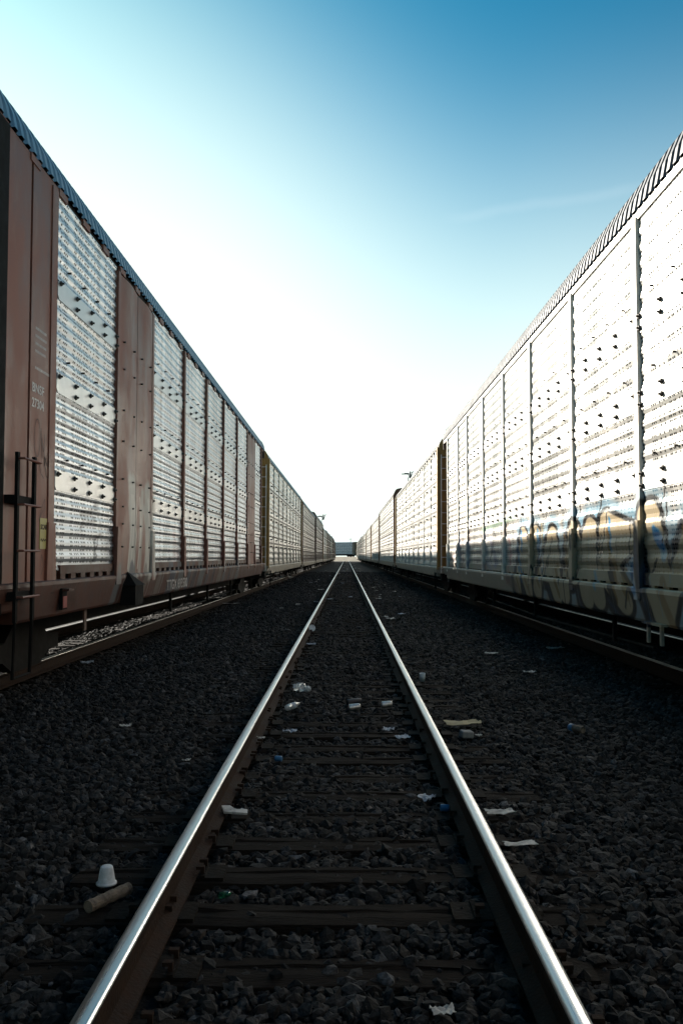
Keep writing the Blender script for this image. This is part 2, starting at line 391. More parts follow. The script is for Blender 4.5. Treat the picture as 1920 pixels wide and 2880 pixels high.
for segs in LT:
    for sg in segs: G.stroke(sg, .34, SKYB, .6, .05)
for segs in LT:                                    # block shadow
    for sg in segs:
        G.stroke([(a + .22, c - .10) for a, c in sg], .20, (.07, .07, .09), .9, .02); G.stroke([(a + .12, c - .05) for a, c in sg], .20, (.10, .20, .32), .8, .02)
for segs in LT:
    for sg in segs: G.stroke(sg, .225, INK, .95, .012)
for segs in LT:
    for sg in segs: G.stroke(sg, .165, CREAM, 1, .012)
G.ky = 1.0
for k in range(34):                                # drips, cuts and shards inside and below the letters
    y = gr.uniform(6, 17); z = gr.uniform(.85, 1.8); c = gr.choice([SKYB, (.16, .42, .62), OCH, INK, (.55, .45, .32)])
    G.stroke([(y, z), (y + gr.uniform(.05, .3), z + gr.uniform(.15, .45))], gr.uniform(.03, .09), c, gr.uniform(.6, .95), .015)
for k in range(60):
    y = gr.uniform(6, 17); z = gr.uniform(1.1, 2.1); G.stroke([(y, z), (y, z - gr.uniform(.1, .5))], .008, gr.choice([INK, SKYB, CREAM]), .7, .006)
for k in range(30):                                # thin ink lines
    y = gr.uniform(6, 16.6); z = gr.uniform(.85, 2.2); G.stroke([(y, z), (y - gr.uniform(.1, .4), z + gr.uniform(.2, .6))], .018, INK, .9, .008)
for k in range(30):                                # smaller reddish and green pieces further along
    y = gr.uniform(17, 27.5); z = gr.uniform(.9, 2.1); c = gr.choice([(.62, .42, .42), (.35, .55, .42), (.5, .5, .58), (.2, .18, .2), (.45, .38, .34)])
    G.stroke([(y, z), (y + gr.uniform(-.5, .5), z + gr.uniform(-.1, .5)), (y + gr.uniform(-.6, .6), z + gr.uniform(.1, .6))], gr.uniform(.03, .12), c, gr.uniform(.35, .75), .04)
G.stroke([(17.0, 2.35), (21.5, 2.2)], .05, (.45, .62, .50), .6, .04)
IMG_R = G.image('spray_paint_right')

GL = Spray(0, 27, .84, 3.0, 72)
for y0, y1 in ((4.7, 5.6), (5.75, 6.6)):           # pale throw-up over the doorway pair
    for k in range(7):
        y = rnd.uniform(y0, y1); GL.stroke([(y, 1.35), (y + rnd.uniform(-.12, .12), 1.9), (y + rnd.uniform(-.2, .2), rnd.uniform(2.2, 2.75))], rnd.uniform(.07, .17), (.62, .61, .58), .85, .05)
    for k in range(4):
        y = rnd.uniform(y0, y1); GL.stroke([(y, 1.4), (y + .15, 1.9), (y + rnd.uniform(-.1, .2), 2.5)], .018, (.80, .78, .74), .8, .01)
for k in range(16):                                # slanted bands on the sill
    y = 3.9 + k*.92 + rnd.uniform(-.2, .2); c = rnd.choice([(.22, .28, .33), (.30, .34, .36), (.16, .18, .22), (.36, .34, .32)])
    GL.stroke([(y, .84), (y + .3, 1.35)], rnd.uniform(.1, .3), c, .7, .03)
    GL.stroke([(y + .3, .84), (y + .62, 1.35)], .012, (.5, .52, .52), .6, .008)
def scribble(y, z, w_, h_, c, a, r, n):
    p = [(y, z)]
    for k in range(n): p.append((y + w_*rnd.random(), z + h_*rnd.random()))
    q = []
    for i in range(len(p)-1):
        for t in (0, .33, .66): q.append((p[i][0]*(1-t)+p[i+1][0]*t, p[i][1]*(1-t)+p[i+1][1]*t))
    GL.stroke(q, r, c, a, .012)
scribble(3.0, 1.5, .45, .42, (.12, .12, .13), .75, .022, 6); scribble(2.5, 1.9, .7, .3, (.3, .28, .28), .5, .03, 7); scribble(2.9, 1.8, .7, .5, (.34, .33, .33), .45, .025, 7)
for k in range(14): scribble(7 + k*1.2 + rnd.random(), rnd.uniform(1.4, 1.8), .8, .8, rnd.choice([(.5, .3, .3), (.3, .36, .4), (.42, .4, .38)]), .35, .05, 5)
for k in range(34):                                # worn unreadable stencil lines on the sill
    y = rnd.choice([1.25, 1.85, 2.0, 2.45, 3.2]) + rnd.uniform(0, .3); z = rnd.choice([1.0, 1.06, 1.12, 1.18, 1.24])
    GL.stroke([(y, z), (y + rnd.uniform(.01, .05), z + rnd.choice([0, .025]))], .007, (.09, .06, .05), .9, .005)
IMG_L = GL.image('spray_paint_left')

def panel_mat(name, base, metal, rough, dirt=((.40, .33, .26), 1.2, .3)):
    m = mat(name, base, rough, metal, .10, 1.4, dirt=dirt, stretch=(1, .7, .35))
    t, b, c = color_socket(m)
    oi = N(t, 'ShaderNodeObjectInfo'); sc = N(t, 'ShaderNodeVectorMath', operation='SCALE'); t.links.new(c, sc.inputs[0])
    t.links.new(mrange(t, oi.outputs['Random'], 0, 1, .84, 1.08), sc.inputs['Scale']); t.links.new(sc.outputs[0], b.inputs['Base Color'])
    tc = N(t, 'ShaderNodeTexCoord'); nb = N(t, 'ShaderNodeTexNoise', noise_dimensions='4D'); nb.inputs['Scale'].default_value = 1.1; nb.inputs['Detail'].default_value = 2
    t.links.new(tc.outputs['Object'], nb.inputs['Vector']); t.links.new(mth(t, 'MULTIPLY', oi.outputs['Random'], 40), nb.inputs['W'])
    bp = N(t, 'ShaderNodeBump'); bp.inputs['Strength'].default_value = .09; bp.inputs['Distance'].default_value = .05
    t.links.new(nb.outputs[0], bp.inputs['Height']); t.links.new(bp.outputs[0], b.inputs['Normal'])
    # thin rust and grime runs down the sheet
    mp = N(t, 'ShaderNodeMapping'); mp.inputs['Scale'].default_value = (1, 14, .5); t.links.new(tc.outputs['Object'], mp.inputs[0])
    ns = N(t, 'ShaderNodeTexNoise', noise_dimensions='4D'); ns.inputs['Scale'].default_value = 1; ns.inputs['Detail'].default_value = 5; t.links.new(mp.outputs[0], ns.inputs['Vector']); t.links.new(mth(t, 'MULTIPLY', oi.outputs['Random'], 17), ns.inputs['W'])
    x = N(t, 'ShaderNodeMix', data_type='RGBA'); t.links.new(mth(t, 'MULTIPLY', mrange(t, ns.outputs[0], .56, .74, 0, 1), .45), x.inputs[0]); t.links.new(sc.outputs[0], x.inputs[6]); x.inputs[7].default_value = (.30, .22, .15, 1)
    t.links.new(x.outputs[2], b.inputs['Base Color'])
    return holes(m)
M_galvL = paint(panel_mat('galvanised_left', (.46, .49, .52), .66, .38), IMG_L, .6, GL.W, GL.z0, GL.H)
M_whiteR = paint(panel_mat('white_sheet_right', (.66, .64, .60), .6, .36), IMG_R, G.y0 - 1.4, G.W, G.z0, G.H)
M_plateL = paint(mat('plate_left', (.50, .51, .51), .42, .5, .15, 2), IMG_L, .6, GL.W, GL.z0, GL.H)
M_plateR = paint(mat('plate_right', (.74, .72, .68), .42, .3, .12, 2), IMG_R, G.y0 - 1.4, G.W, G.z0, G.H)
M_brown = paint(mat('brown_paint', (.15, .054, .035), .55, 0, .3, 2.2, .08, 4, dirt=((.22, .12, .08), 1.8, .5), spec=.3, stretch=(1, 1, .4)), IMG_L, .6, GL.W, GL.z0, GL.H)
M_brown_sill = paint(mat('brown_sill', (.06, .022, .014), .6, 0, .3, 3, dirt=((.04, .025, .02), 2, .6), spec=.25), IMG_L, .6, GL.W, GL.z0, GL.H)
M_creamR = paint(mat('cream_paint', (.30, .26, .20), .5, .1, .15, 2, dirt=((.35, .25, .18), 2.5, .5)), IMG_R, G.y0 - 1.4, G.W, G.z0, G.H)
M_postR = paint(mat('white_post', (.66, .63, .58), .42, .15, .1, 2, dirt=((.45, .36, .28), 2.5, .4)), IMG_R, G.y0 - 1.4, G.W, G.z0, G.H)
M_dark = mat('dark_iron', (.007, .0065, .006), .85, 0, .4, 8, spec=.12)
M_bolt = mat('bolt_steel', (.05, .045, .04), .6, .6, .3, 20)
M_roofL = mat('roof_blue_grey', (.16, .21, .26), .45, .5, .15, 3)
M_roofR = mat('roof_grey', (.045, .05, .06), .6, .1, .15, 3)
M_gold = mat('golden_yellow', (.24, .135, .028), .55, .05, .25, 3, dirt=((.12, .07, .03), 3, .6))
M_pale = mat('pale_paint', (.66, .63, .57), .5, .1, .2, 6)
M_tan = mat('tan_sill', (.36, .33, .27), .55, .1, .3, 3, dirt=((.12, .09, .06), 2.5, .7))
M_browncar = mat('brown_end', (.07, .036, .024), .6, .1, .3, 3)
M_greycar = holes(mat('blue_grey_sheet', (.34, .40, .46), .5, .2, .25, 2))
M_galvB = panel_mat('galvanised_plain', (.62, .61, .57), .45, .38)
M_whiteB = panel_mat('white_sheet_plain', (.72, .70, .66), .3, .38)
M_warm = panel_mat('warm_sheet', (.68, .63, .56), .3, .42)
M_wheel = mat('wheel_steel', (.03, .026, .022), .6, .6, .3, 10)
M_yellow_sign = mat('yellow_sign', (.34, .30, .09), .6, 0, .15, 8)
M_red = mat('red_reflector', (.22, .02, .015), .4, 0, .2, 10)
M_letter = mat('stencil_white', (.56, .54, .52), .7, 0, .25, 30)
M_marker = mat('marker_ink', (.04, .02, .015), .7)
HW = 1.62
def corr(z0, z1, pitch, depth):                    # trapezoid corrugation profile (d, z)
    n = max(1, round((z1-z0)/pitch)); p = (z1-z0)/n; pr = [(-.015, z0)]
    for i in range(n):
        z = z0+i*p; pr += [(-.015, z+p*.12), (-.015-depth, z+p*.39), (-.015-depth, z+p*.61), (-.015, z+p*.88)]
    return pr + [(-.015, z1)]
def text_mesh(body, size, M, name, parent, m, xs=1.0):
    cu = bpy.data.curves.new(name, 'FONT'); cu.body = body; cu.size = size; cu.extrude = .001; cu.offset = size*.02; cu.space_character = 1.05; cu.align_x = 'LEFT'
    to = bpy.data.objects.new(name, cu); col.objects.link(to)
    me = bpy.data.meshes.new_from_object(to.evaluated_get(bpy.context.evaluated_depsgraph_get()))
    bpy.data.objects.remove(to)
    me.transform(M @ Matrix.Diagonal((xs, 1, 1, 1))); me.materials.clear(); me.materials.append(m)
    o = bpy.data.objects.new(name, me); col.objects.link(o); o.parent = parent; return o

def autorack(s, L, segs, zsill, eave, rise, mats, style='wide', plates=(), endL='brown', ladder=None):
    """Local frame: track centre, ground level, y = 0 at the near end.  s = +1: the detailed side faces +x."""
    root = empty('autorack')
    P = lambda d, y, z: (s*(HW+d), y, z)
    def bx(b, d0, d1, y0, y1, z0, z1, mi=0): b.box(P(d0, y0, z0), P(d1, y1, z1), mi)
    z_b, z_t = zsill; ptop = eave - .05; pbot = z_t + .10
    # core and the plain far side
    b = MB(); b.box((-s*HW, .03, z_t-.1), (s*(HW-.09), L-.03, eave)); b.box((-s*.9, .3, .62), (s*.9, L-.3, z_t-.1)); b.build('body', M_dark, root)
    # roof, corrugated across
    b = MB(); pr = [(.0, eave+.0), (-.03, eave+rise*.35), (-.10, eave+rise*.72), (-.20, eave+rise*.98), (-.5, eave+rise+.05), (-HW, eave+rise+.10)]
    xs = [(HW+d, z) for d, z in pr]; full = xs + [(-x, z) for x, z in xs[-2::-1]]
    ys = []; y = .0; k = 0
    n = int((L)/.18); p = L/n
    for i in range(n):
        for f, o_ in ((0, 0), (.30, 0), (.42, 1), (.88, 1)): ys.append(((i+f)*p, o_))
    ys.append((L, 0))
    vs = []
    for y, o_ in ys:
        for j, (x, z) in enumerate(full):
            q = abs(x)/HW; vs.append((x + math.copysign(.028*o_*min(1, max(0, (q-.55)/.3)), x), y, z + .028*o_*(.5 if q > .9 else 1)))
    m_ = len(full); b.add(vs, [(i*m_+j, i*m_+j+1, (i+1)*m_+j+1, (i+1)*m_+j) for i in range(len(ys)-1) for j in range(m_-1)])
    ro = b.build('roof', mats['roof'], root)
    for y0, y1 in ((-.05, 0), (L, L+.05)):          # end flange
        b = MB(); poly = [(x*1.012, z+.05) for x, z in full] + [(-HW*1.0, eave-.28), (HW*1.0, eave-.28)]
        b.prism(poly, 'y', y0, y1); b.build('roof_end', mats['end'], ro)
    # eave rail under the roof
    b = MB(); bx(b, -.085, -.03, .02, L-.02, ptop-.02, eave+.01, 1)
    nb = int(L/.9)
    if mats.get('solid'): bx(b, -.045, .0, .02, L-.02, ptop-.04, ptop+.055); nb = 0
    for i in range(nb):
        y = (i+.5)*L/nb; bx(b, -.045, .012, y-.24, y+.05, ptop-.03, ptop+.05)
    b.build('eave_rail', [mats['post'], M_dark], root)
    # side sill
    b = MB(); pr = [(-.25, z_b), (-.02, z_b), (.0, z_b+.03), (.055, z_t-.05), (.05, z_t-.012), (.03, z_t), (-.12, z_t)]
    n = len(pr); b.add([P(d, .9, z) for d, z in pr]+[P(d, L-.9, z) for d, z in pr], [(i, (i+1) % n, n+(i+1) % n, n+i) for i in range(n)]+[tuple(range(n)), tuple(range(n, 2*n))])
    pr2 = [(d, z if z > z_b+.1 else z+.12) for d, z in pr]
    for a, c in ((0, .9), (L-.9, L)): b.add([P(d, a, z) for d, z in pr2]+[P(d, c, z) for d, z in pr2], [(i, (i+1) % n, n+(i+1) % n, n+i) for i in range(n)]+[tuple(range(n)), tuple(range(n, 2*n))])
    b.build('side_sill', mats['sill'], root)
    # upright segments
    bounds = []
    for (y0, y1, kd) in segs:
        if kd == 'panel':
            b = MB(); cuts = [pbot] + [q for zp in plates for q in (zp-.11, zp+.11)] + [ptop]
            ya, yb = y0+.05, y1-.05
            for i in range(0, len(cuts), 2):
                b.strip(corr(cuts[i], cuts[i+1], mats.get('pitch', .148), mats.get('depth', .024)), ya, yb, P)
                for yq, yr in ((ya, ya+.0), ):
                    pass
            # bolts in the sheet
            for zi in range(len(plates)):
                z = plates[zi] + (.30 if zi else .26)
                for i in range(4):
                    y = ya+(yb-ya)*(i+.7)/4.4; b.tube([P(-.03, y, z), P(.016, y, z)], .013, 6, 1)
            pan = b.build('side_panel', [mats['panel'], M_bolt], root)
            for zp in plates:
                b = MB(); b.prism([(ya-.0, zp-.07), (ya+.05, zp-.115), (yb-.05, zp-.115), (yb, zp-.07), (yb, zp+.07), (yb-.05, zp+.115), (ya+.05, zp+.115), (ya, zp+.07)], 'x', s*(HW-.022), s*(HW-.006))
                if style == 'wide':
                    for i in range(5):
                        y = ya+.06+(yb-ya-.12)*i/4
                        for dz in (-.062, .07):
                            if dz < 0 and i == 0: continue
                            b.tube([P(-.02, y, zp+dz), P(.045, y, zp+dz)], .013, 6, 1); b.tube([P(.004, y, zp+dz), P(.022, y, zp+dz)], [.034, .026], 8, 1)
                else:
                    b.box(P(-.004, ya, zp-.055), P(.004, yb, zp+.02), 1)
                    y = (ya+yb)/2
                    for dz in (-.16, .14): b.tube([P(-.03, y, zp+dz), P(.05, y, zp+dz)], .03, 6, 1)
                b.build('splice_plate', [mats['plate'], M_bolt], pan)
            # blocks in the slot above the sill, lower lip
            b = MB(); bx(b, -.03, .004, y0+.25, y1-.12, pbot-.04, pbot+.06)
            if mats.get('solid'): bx(b, -.03, .0035, y0+.1, y1-.1, z_t+.03, pbot+.004)
            nbk = max(2, int((y1-y0)/.42))
            for i in range(nbk):
                y = y0+.2+(y1-y0-.3)*(i+.5)/nbk; bx(b, -.05, -.012, y-.09, y+.09, z_t-.01, pbot+.003)
            b.build('lower_lip', mats['sill'] if style == 'wide' else mats['post'], pan)
        elif kd == 'pair':
            yc = (y0+y1)/2
            for a, c in ((y0+.02, yc-.012), (yc+.012, y1-.02)):
                b = MB(); nn = 10; rows = 12; vs = []
                for j in range(rows+1):
                    z = z_t-.06+(eave-.12-z_t+.06)*j/rows
                    for i in range(nn+1):
                        y = a+(c-a)*i/nn; wv = .012*math.sin(j*1.3+a)*math.sin(math.pi*i/nn)
                        vs.append(P(.012+.02*math.sin(math.pi*i/nn)**2+wv, y, z))
                W_ = nn+1; b.add(vs, [(j*W_+i, j*W_+i+1, (j+1)*W_+i+1, (j+1)*W_+i) for j in range(rows) for i in range(nn)])
                for zz in [1.72, 2.05, 2.3, 2.7, 3.25, 3.7, 4.3, 4.7]:
                    for f in (.22, .78):
                        y = a+(c-a)*f; b.tube([P(.0, y, zz), P(.05, y, zz)], .014, 6, 1)
                b.build('door_panel', [mats['post'], M_bolt], root, smooth=True)
            b = MB()
            for y in (y0, y1): bx(b, -.05, .02, y-.06, y+.06, z_t-.02, eave-.1)
            bx(b, -.05, .008, yc-.03, yc+.03, z_t, eave-.12, 1)
            for y in (y0, y1): b.prism([(y-.14, z_t-.13), (y+.14, z_t-.13), (y+.075, 2.0), (y-.075, 2.0)], 'x', s*(HW+.057), s*(HW+.021))
            b.build('door_frame', [mats['post'], M_dark], root)
        elif kd == 'end':
            b = MB(); near = y0 < 1
            tp = .0 if (near and ladder == 'low') else .14
            if tp:
                yn, yf = (y0, y1) if near else (y1, y0)
                vs = [P(-.2, yn, z_t-.05), P(-tp, yn, z_t-.05), P(0, yf, z_t-.05), P(-.2, yf, z_t-.05), P(-.2, yn, eave), P(-tp, yn, eave), P(0, yf, eave), P(-.2, yf, eave)]
                b.add(vs, [(0,3,2,1),(4,5,6,7),(0,1,5,4),(1,2,6,5),(2,3,7,6),(3,0,4,7)])
                b.build('end_panel', mats['endside'], root)
            else:
                yc = y0+1.2
                bx(b, -.2, .0, y0+.48, yc-.03, z_t-.05, eave-.01); b.build('end_panel', mats['post'], root)
                b = MB(); bx(b, -.2, .02, y0, y0+.52, z_t-.3, eave-.02); b.build('corner_post', M_dark, root)
                b = MB(); bx(b, -.2, .0, yc+.03, y1, z_t-.05, eave-.01); bx(b, 0, .014, y1-.22, y1-.03, 1.85, eave-.06)
                b.prism([(y1-.28, z_t-.1), (y1+.04, z_t-.1), (y1-.02, 1.95), (y1-.24, 1.95)], 'x', s*HW, s*(HW+.03))
                b.build('end_panel', mats['post'], root)
            b = MB()
    # posts between panels
    ks = sorted({y for a, c, kd in segs if kd == 'panel' for y in (a, c)}); pw = mats.get('pw', .065)
    pair_edges = {y for a, c, kd in segs if kd == 'pair' for y in (a, c)}
    for y in ks:
        if any(abs(y-q) < .01 for q in pair_edges) or (ladder == 'low' and abs(y-segs[0][1]) < .01): continue
        b = MB(); bx(b, -.06, mats.get('pd', .03), y-pw, y+pw, z_t-.02, eave-.06)
        g0, g1 = (.11, .07) if style == 'wide' else (.07, .05)
        zz = 1.98
        dd = mats.get('pd', .03)
        if style == 'wide': b.prism([(y-g0, z_t-.14), (y+g0, z_t-.14), (y+g1, zz), (y-g1, zz)], 'x', s*(HW+dd+.002), s*(HW+dd+.03))
        else:
            pts = [(dd+.002, 2.1), (dd+.03, 1.75), (dd+.045, z_t-.05), (dd+.002, z_t-.05)]
            b.prism([(s*(HW+d), z) for d, z in pts], 'y', y-.035, y+.035)
        b.build('post', mats['post'], root)
    # car ends
    for y0, y1 in ((-.012, .02), (L-.02, L+.012)):
        b = MB(); b.box((-HW+.15, y0, z_t-.1), (HW-.15, y1, eave-.28)); b.build('end_door', mats['end'], root)
    for ye, sg in ((0, -1), (L, 1)):                 # coupler and drawhead
        b = MB(); b.box((-.16, ye, .78), (.16, ye+sg*.45, 1.02)); b.box((-.22, ye+sg*.45, .74), (.22, ye+sg*.7, 1.06)); b.box((-HW+.1, ye-sg*.05, z_t-.5), (HW-.1, ye-sg*.6, z_t-.1)); b.build('coupler', M_dark, root)
    # trucks
    for yc in (2.75, L-2.75):
        t = empty('truck'); t.parent = root; t.location = (0, yc, 0)
        for sx in (-1, 1):
            b = MB(); b.prism([(-1.15, .40), (-.75, .40), (-.45, .26), (.45, .26), (.75, .40), (1.15, .40), (1.15, .58), (.7, .62), (.45, .80), (-.45, .80), (-.7, .62), (-1.15, .58)], 'x', sx*.98, sx*1.09)
            for yy in (-.12, 0, .12): b.tube([(sx*1.03, yy, .30), (sx*1.03, yy, .76)], .05, 8)
            b.build('side_frame', M_dark, t)
        b = MB(); b.box((-.95, -.2, .5), (.95, .2, .72)); b.build('bolster', M_dark, t)
        for yy in (-.85, .85):
            for sx in (-1, 1):
                b = MB(); Mx = Matrix.Translation((sx*.7525, yy, RAILZ+.42)) @ Matrix.Rotation(R(90)*sx, 4, 'Y')
                b.lathe([(.0, .06), (.15, .05), (.30, .03), (.36, .06), (.42, .05), (.42, -.05), (.455, -.055), (.455, -.085), (.3, -.08), (.0, -.06)], Mx, 28); b.build('wheel', M_wheel, t, smooth=True)
            b = MB(); b.tube([(-.75, yy, RAILZ+.42), (.75, yy, RAILZ+.42)], .08, 10); b.build('axle', M_wheel, t)
    # rods and hoses hanging under the sill
    b = MB()
    for y in (L*.35, L*.52, L*.68): bx(b, -.2, -.15, y-.03, y+.03, .5, z_b)
    b.tube([P(-.2, L*.3, .55), P(-.2, L*.5, .5), P(-.2, L*.72, .56)], .018, 6)
    b.build('brake_rod', M_dark, root)
    def ladder_at(ya, yb, za, zb, nr, d0, d1, m, br=True):
        b = MB()
        for y in (ya, yb): bx(b, d0, d1, y-.028, y+.028, za, zb)
        if br:
            for z in (za+.25, zb-.45): bx(b, -.01, d0, ya-.02, yb+.02, z-.04, z+.04)
        lo = b.build('ladder', m, root)
        for i in range(nr):
            z = zb-.06-(zb-za-.3)*i/max(1, nr-1); b = MB()
            b.tube([P(d1+.0, ya, z), P(d1+.05, ya, z), P(d1+.05, yb, z), P(d1, yb, z)], .013, 6); b.build('rung', mats.get('rung', m), lo)
        return lo
    if ladder == 'low': ladder_at(.61, 1.07, .95, 2.58, 4, .10, .13, M_dark)
    if style == 'narrow':
        for y0, y1 in ((0.0, .28), (L-.28, L)):
            b = MB(); bx(b, -.2, .07, y0, y1, z_t-.1, eave+.02); b.build('corner_post', mats['corner'], root)
    if ladder == 'full':
        b = MB()
        for x in (HW-.06, HW-.42): b.box((s*(x-.018), -.10, 1.0), (s*(x+.018), -.06, eave-.25))
        lo = b.build('ladder', M_pale, root)
        for i in range(11):
            z = 1.15+(eave-1.5)*i/10; b = MB(); b.tube([(s*(HW-.06), -.10, z), (s*(HW-.42), -.10, z)], .016, 6); b.build('rung', M_pale, lo)
    if ladder:
        b = MB(); pr_ = (.16, .44) if ladder == 'low' else (.1, .45)
        a0, a1 = (.61, 1.07) if ladder == 'low' else (.1, .5)
        b.tube([P(.115, a0, 1.0), P(.1, a0, .42), P(.1, a1, .42), P(.115, a1, 1.0)], .018, 6); b.build('stirrup', M_dark, root)
    return root

OFFL = .6
segL = [(0, 1.43, 'end'), (1.43, 4.1, 'panel'), (4.1, 6.35, 'pair'), (6.35, 9.25, 'panel'), (9.25, 12.1, 'panel'), (12.1, 15.0, 'panel'), (15.0, 17.9, 'panel'), (17.9, 20.7, 'panel'), (20.7, 22.95, 'pair'), (22.95, 25.3, 'panel'), (25.3, 26.7, 'end')]
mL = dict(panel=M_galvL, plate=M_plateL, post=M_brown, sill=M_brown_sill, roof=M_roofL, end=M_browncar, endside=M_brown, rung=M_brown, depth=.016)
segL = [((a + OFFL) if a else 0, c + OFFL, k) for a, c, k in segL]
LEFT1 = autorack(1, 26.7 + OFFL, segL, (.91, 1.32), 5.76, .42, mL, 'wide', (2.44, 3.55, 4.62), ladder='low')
LEFT1.location = (-TC, 8.45 - OFFL, 0)
L1E = 26.7
tag(LEFT1, 'brown-posted autorack railcar with perforated silver panels and a short black ladder, nearest in its train', 'railcar', 'autorack railcars')
# lettering and small things on the brown car
toL = lambda y, z, d: Matrix.Translation((HW+d, y + OFFL, z)) @ Matrix.Rotation(R(90), 4, 'Z') @ Matrix.Rotation(R(90), 4, 'X')
text_mesh('BNSF', .135, toL(.68, 3.30, .003), 'lettering', LEFT1, M_letter, 1.15)
text_mesh('27304', .135, toL(.68, 3.14, .003), 'lettering', LEFT1, M_letter, 1.05)
M_letter_worn = mat('stencil_worn', (.34, .32, .30), .8, 0, .4, 14)
text_mesh('TTGX 693580', .25, toL(7.5, .98, .05), 'lettering', LEFT1, M_letter_worn, 1.32)
b = MB()
def ribbon(b, pts, r, d=.004):
    for (a0, c0), (a1, c1) in zip(pts[:-1], pts[1:]):
        dy, dz = a1-a0, c1-c0; L = math.hypot(dy, dz) or 1; ny, nz_ = -dz/L*r, dy/L*r
        a0 += OFFL; a1 += OFFL; b.add([(HW+d, a0-ny, c0-nz_), (HW+d, a0+ny, c0+nz_), (HW+d, a1+ny, c1+nz_), (HW+d, a1-ny, c1-nz_)], [(0, 1, 2, 3)])
ov = [(.86+.09*math.sin(t*6.283), 2.83+.20*math.cos(t*6.283)) for t in [i/18 for i in range(19)]]
ribbon(b, ov, .005); ribbon(b, [(.98, 2.95), (1.02, 2.62), (1.0, 2.85), (1.06, 2.7), (1.08, 2.9), (1.09, 2.55), (1.16, 2.68)], .005)
ribbon(b, [(1.08, 2.66), (1.24, 2.52)], .008); ribbon(b, [(1.1, 2.6), (1.16, 2.45), (1.24, 2.42)], .007); ribbon(b, [(.92, 2.58), (1.0, 2.46), (1.08, 2.42)], .005)
ribbon(b, [(.95, 1.95), (1.05, 2.12), (1.12, 2.2), (1.1, 2.0), (1.02, 1.85), (.97, 1.98), (1.08, 2.08)], .004); ribbon(b, [(1.0, 1.42), (1.06, 1.6), (1.12, 1.48), (1.05, 1.38)], .004)
b.build('marker_scrawl', M_marker, LEFT1)
b = MB(); b.box((HW, 1.58, 1.66), (HW+.006, 1.8, 1.99)); sg = b.build('placard', M_yellow_sign, LEFT1)
text_mesh('SCAR', .075, toL(1.0, 1.87, .008), 'lettering', sg, M_marker, 1.0)
b = MB(); ribbon(b, [(1.0, 1.75), (1.03, 1.77), (1.05, 1.74), (1.09, 1.77), (1.11, 1.745), (1.15, 1.765), (1.17, 1.75)], .006, .009); b.build('pen_mark', M_marker, sg)
for k, zz in enumerate((3.98, 3.90, 3.82, 3.74, 3.56)):    # worn rows of small stencilled writing, unreadable in the photograph
    b = MB(); y = .76
    while y < (1.08 if k < 4 else 1.2):
        wd = rnd.uniform(.012, .03); ribbon(b, [(y, zz), (y+wd, zz)], .014, .003); y += wd+.012
    b.build('stencil_row', M_letter, LEFT1)
b = MB(); b.box((HW+.04, 2.15, .98), (HW+.075, 2.32, 1.22)); rf = b.build('reflector_holder', M_dark, LEFT1)
b = MB(); b.box((HW+.075, 2.17, 1.0), (HW+.08, 2.30, 1.13)); b.build('red_reflector', M_red, rf)
b = MB(); b.box((HW+.075, 2.14, 1.19), (HW+.15, 2.34, 1.215)); b.build('hood', M_brown_sill, rf)
b = MB(); b.box((HW+.0, 5.0, .88), (HW+.22, 5.5, 1.16)); b.add([(HW+.02, 4.97, 1.16), (HW+.24, 4.97, 1.16), (HW+.24, 5.53, 1.16), (HW+.02, 5.53, 1.16), (HW+.04, 5.25, 1.36)], [(0,1,4),(1,2,4),(2,3,4),(3,0,4)])
b.build('jacking_box', M_dark, LEFT1)
b = MB(); b.box((HW-.15, 3.7, .62), (HW-.13, 3.8, .93)); b.build('hanger_strap', M_browncar, LEFT1)

segR = [(0, 2.4, 'end'), (2.4, 5.4, 'panel'), (5.4, 8.25, 'panel'), (8.25, 11.15, 'panel'), (11.15, 14.05, 'panel'), (14.05, 16.75, 'panel'), (16.75, 19.5, 'panel'), (19.5, 22.3, 'panel'), (22.3, 24.25, 'panel'), (24.25, 26.9, 'panel'), (26.9, 28.1, 'end')]
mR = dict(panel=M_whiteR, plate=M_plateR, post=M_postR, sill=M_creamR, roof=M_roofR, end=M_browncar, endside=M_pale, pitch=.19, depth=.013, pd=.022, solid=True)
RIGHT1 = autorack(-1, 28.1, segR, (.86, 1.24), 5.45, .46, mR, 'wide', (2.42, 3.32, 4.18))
RIGHT1.location = (TC, 1.65, 0)
tag(RIGHT1, 'sunlit white autorack railcar with graffiti letters along its lower panels, nearest in its train', 'railcar', 'autorack railcars')
b = MB()
for y in (7.55, 7.95): b.box((-HW-.04, y-.025, .66), (-HW-.01, y+.025, .86))
b.box((-HW-.065, 7.45, .86), (-HW-.0, 8.05, .885)); b.build('step_bracket', M_creamR, RIGHT1)

# cars with narrow posts and coloured ends
def narrow_segs(L, n=9):
    a = 1.4 if n == 11 else .3; p = (L-2*a)/n; return [(0, a, 'end')] + [(a+i*p, a+(i+1)*p, 'panel') for i in range(n)] + [(L-a, L, 'end')]
def narrow(s, L, panel, post, sill, end, roof, zs, eave, n=9):
    m = dict(panel=panel, plate=panel, post=post, sill=sill, roof=roof, end=end, endside=end, corner=M_gold if end is M_gold else M_browncar, pitch=.26, pw=.03, pd=.012)
    h = eave-zs[1]
    return autorack(s, L, narrow_segs(L, n), zs, eave, .34, m, 'narrow', (zs[1]+h*.22, zs[1]+h*.48, zs[1]+h*.74), ladder='full')
LEN = 27.1
M_postdull = mat('post_dull', (.30, .24, .2), .6, .1, .2, 4)
NL_gold = narrow(1, LEN, M_galvB, M_tan, M_tan, M_gold, M_roofL, (.85, 1.2), 5.62)
NL_brown = narrow(1, LEN, M_warm, M_postdull, M_tan, M_browncar, M_roofL, (.85, 1.2), 5.75, 11)
NR_gold = narrow(-1, LEN, M_whiteB, M_pale, M_tan, M_gold, M_roofR, (.85, 1.2), 5.42)
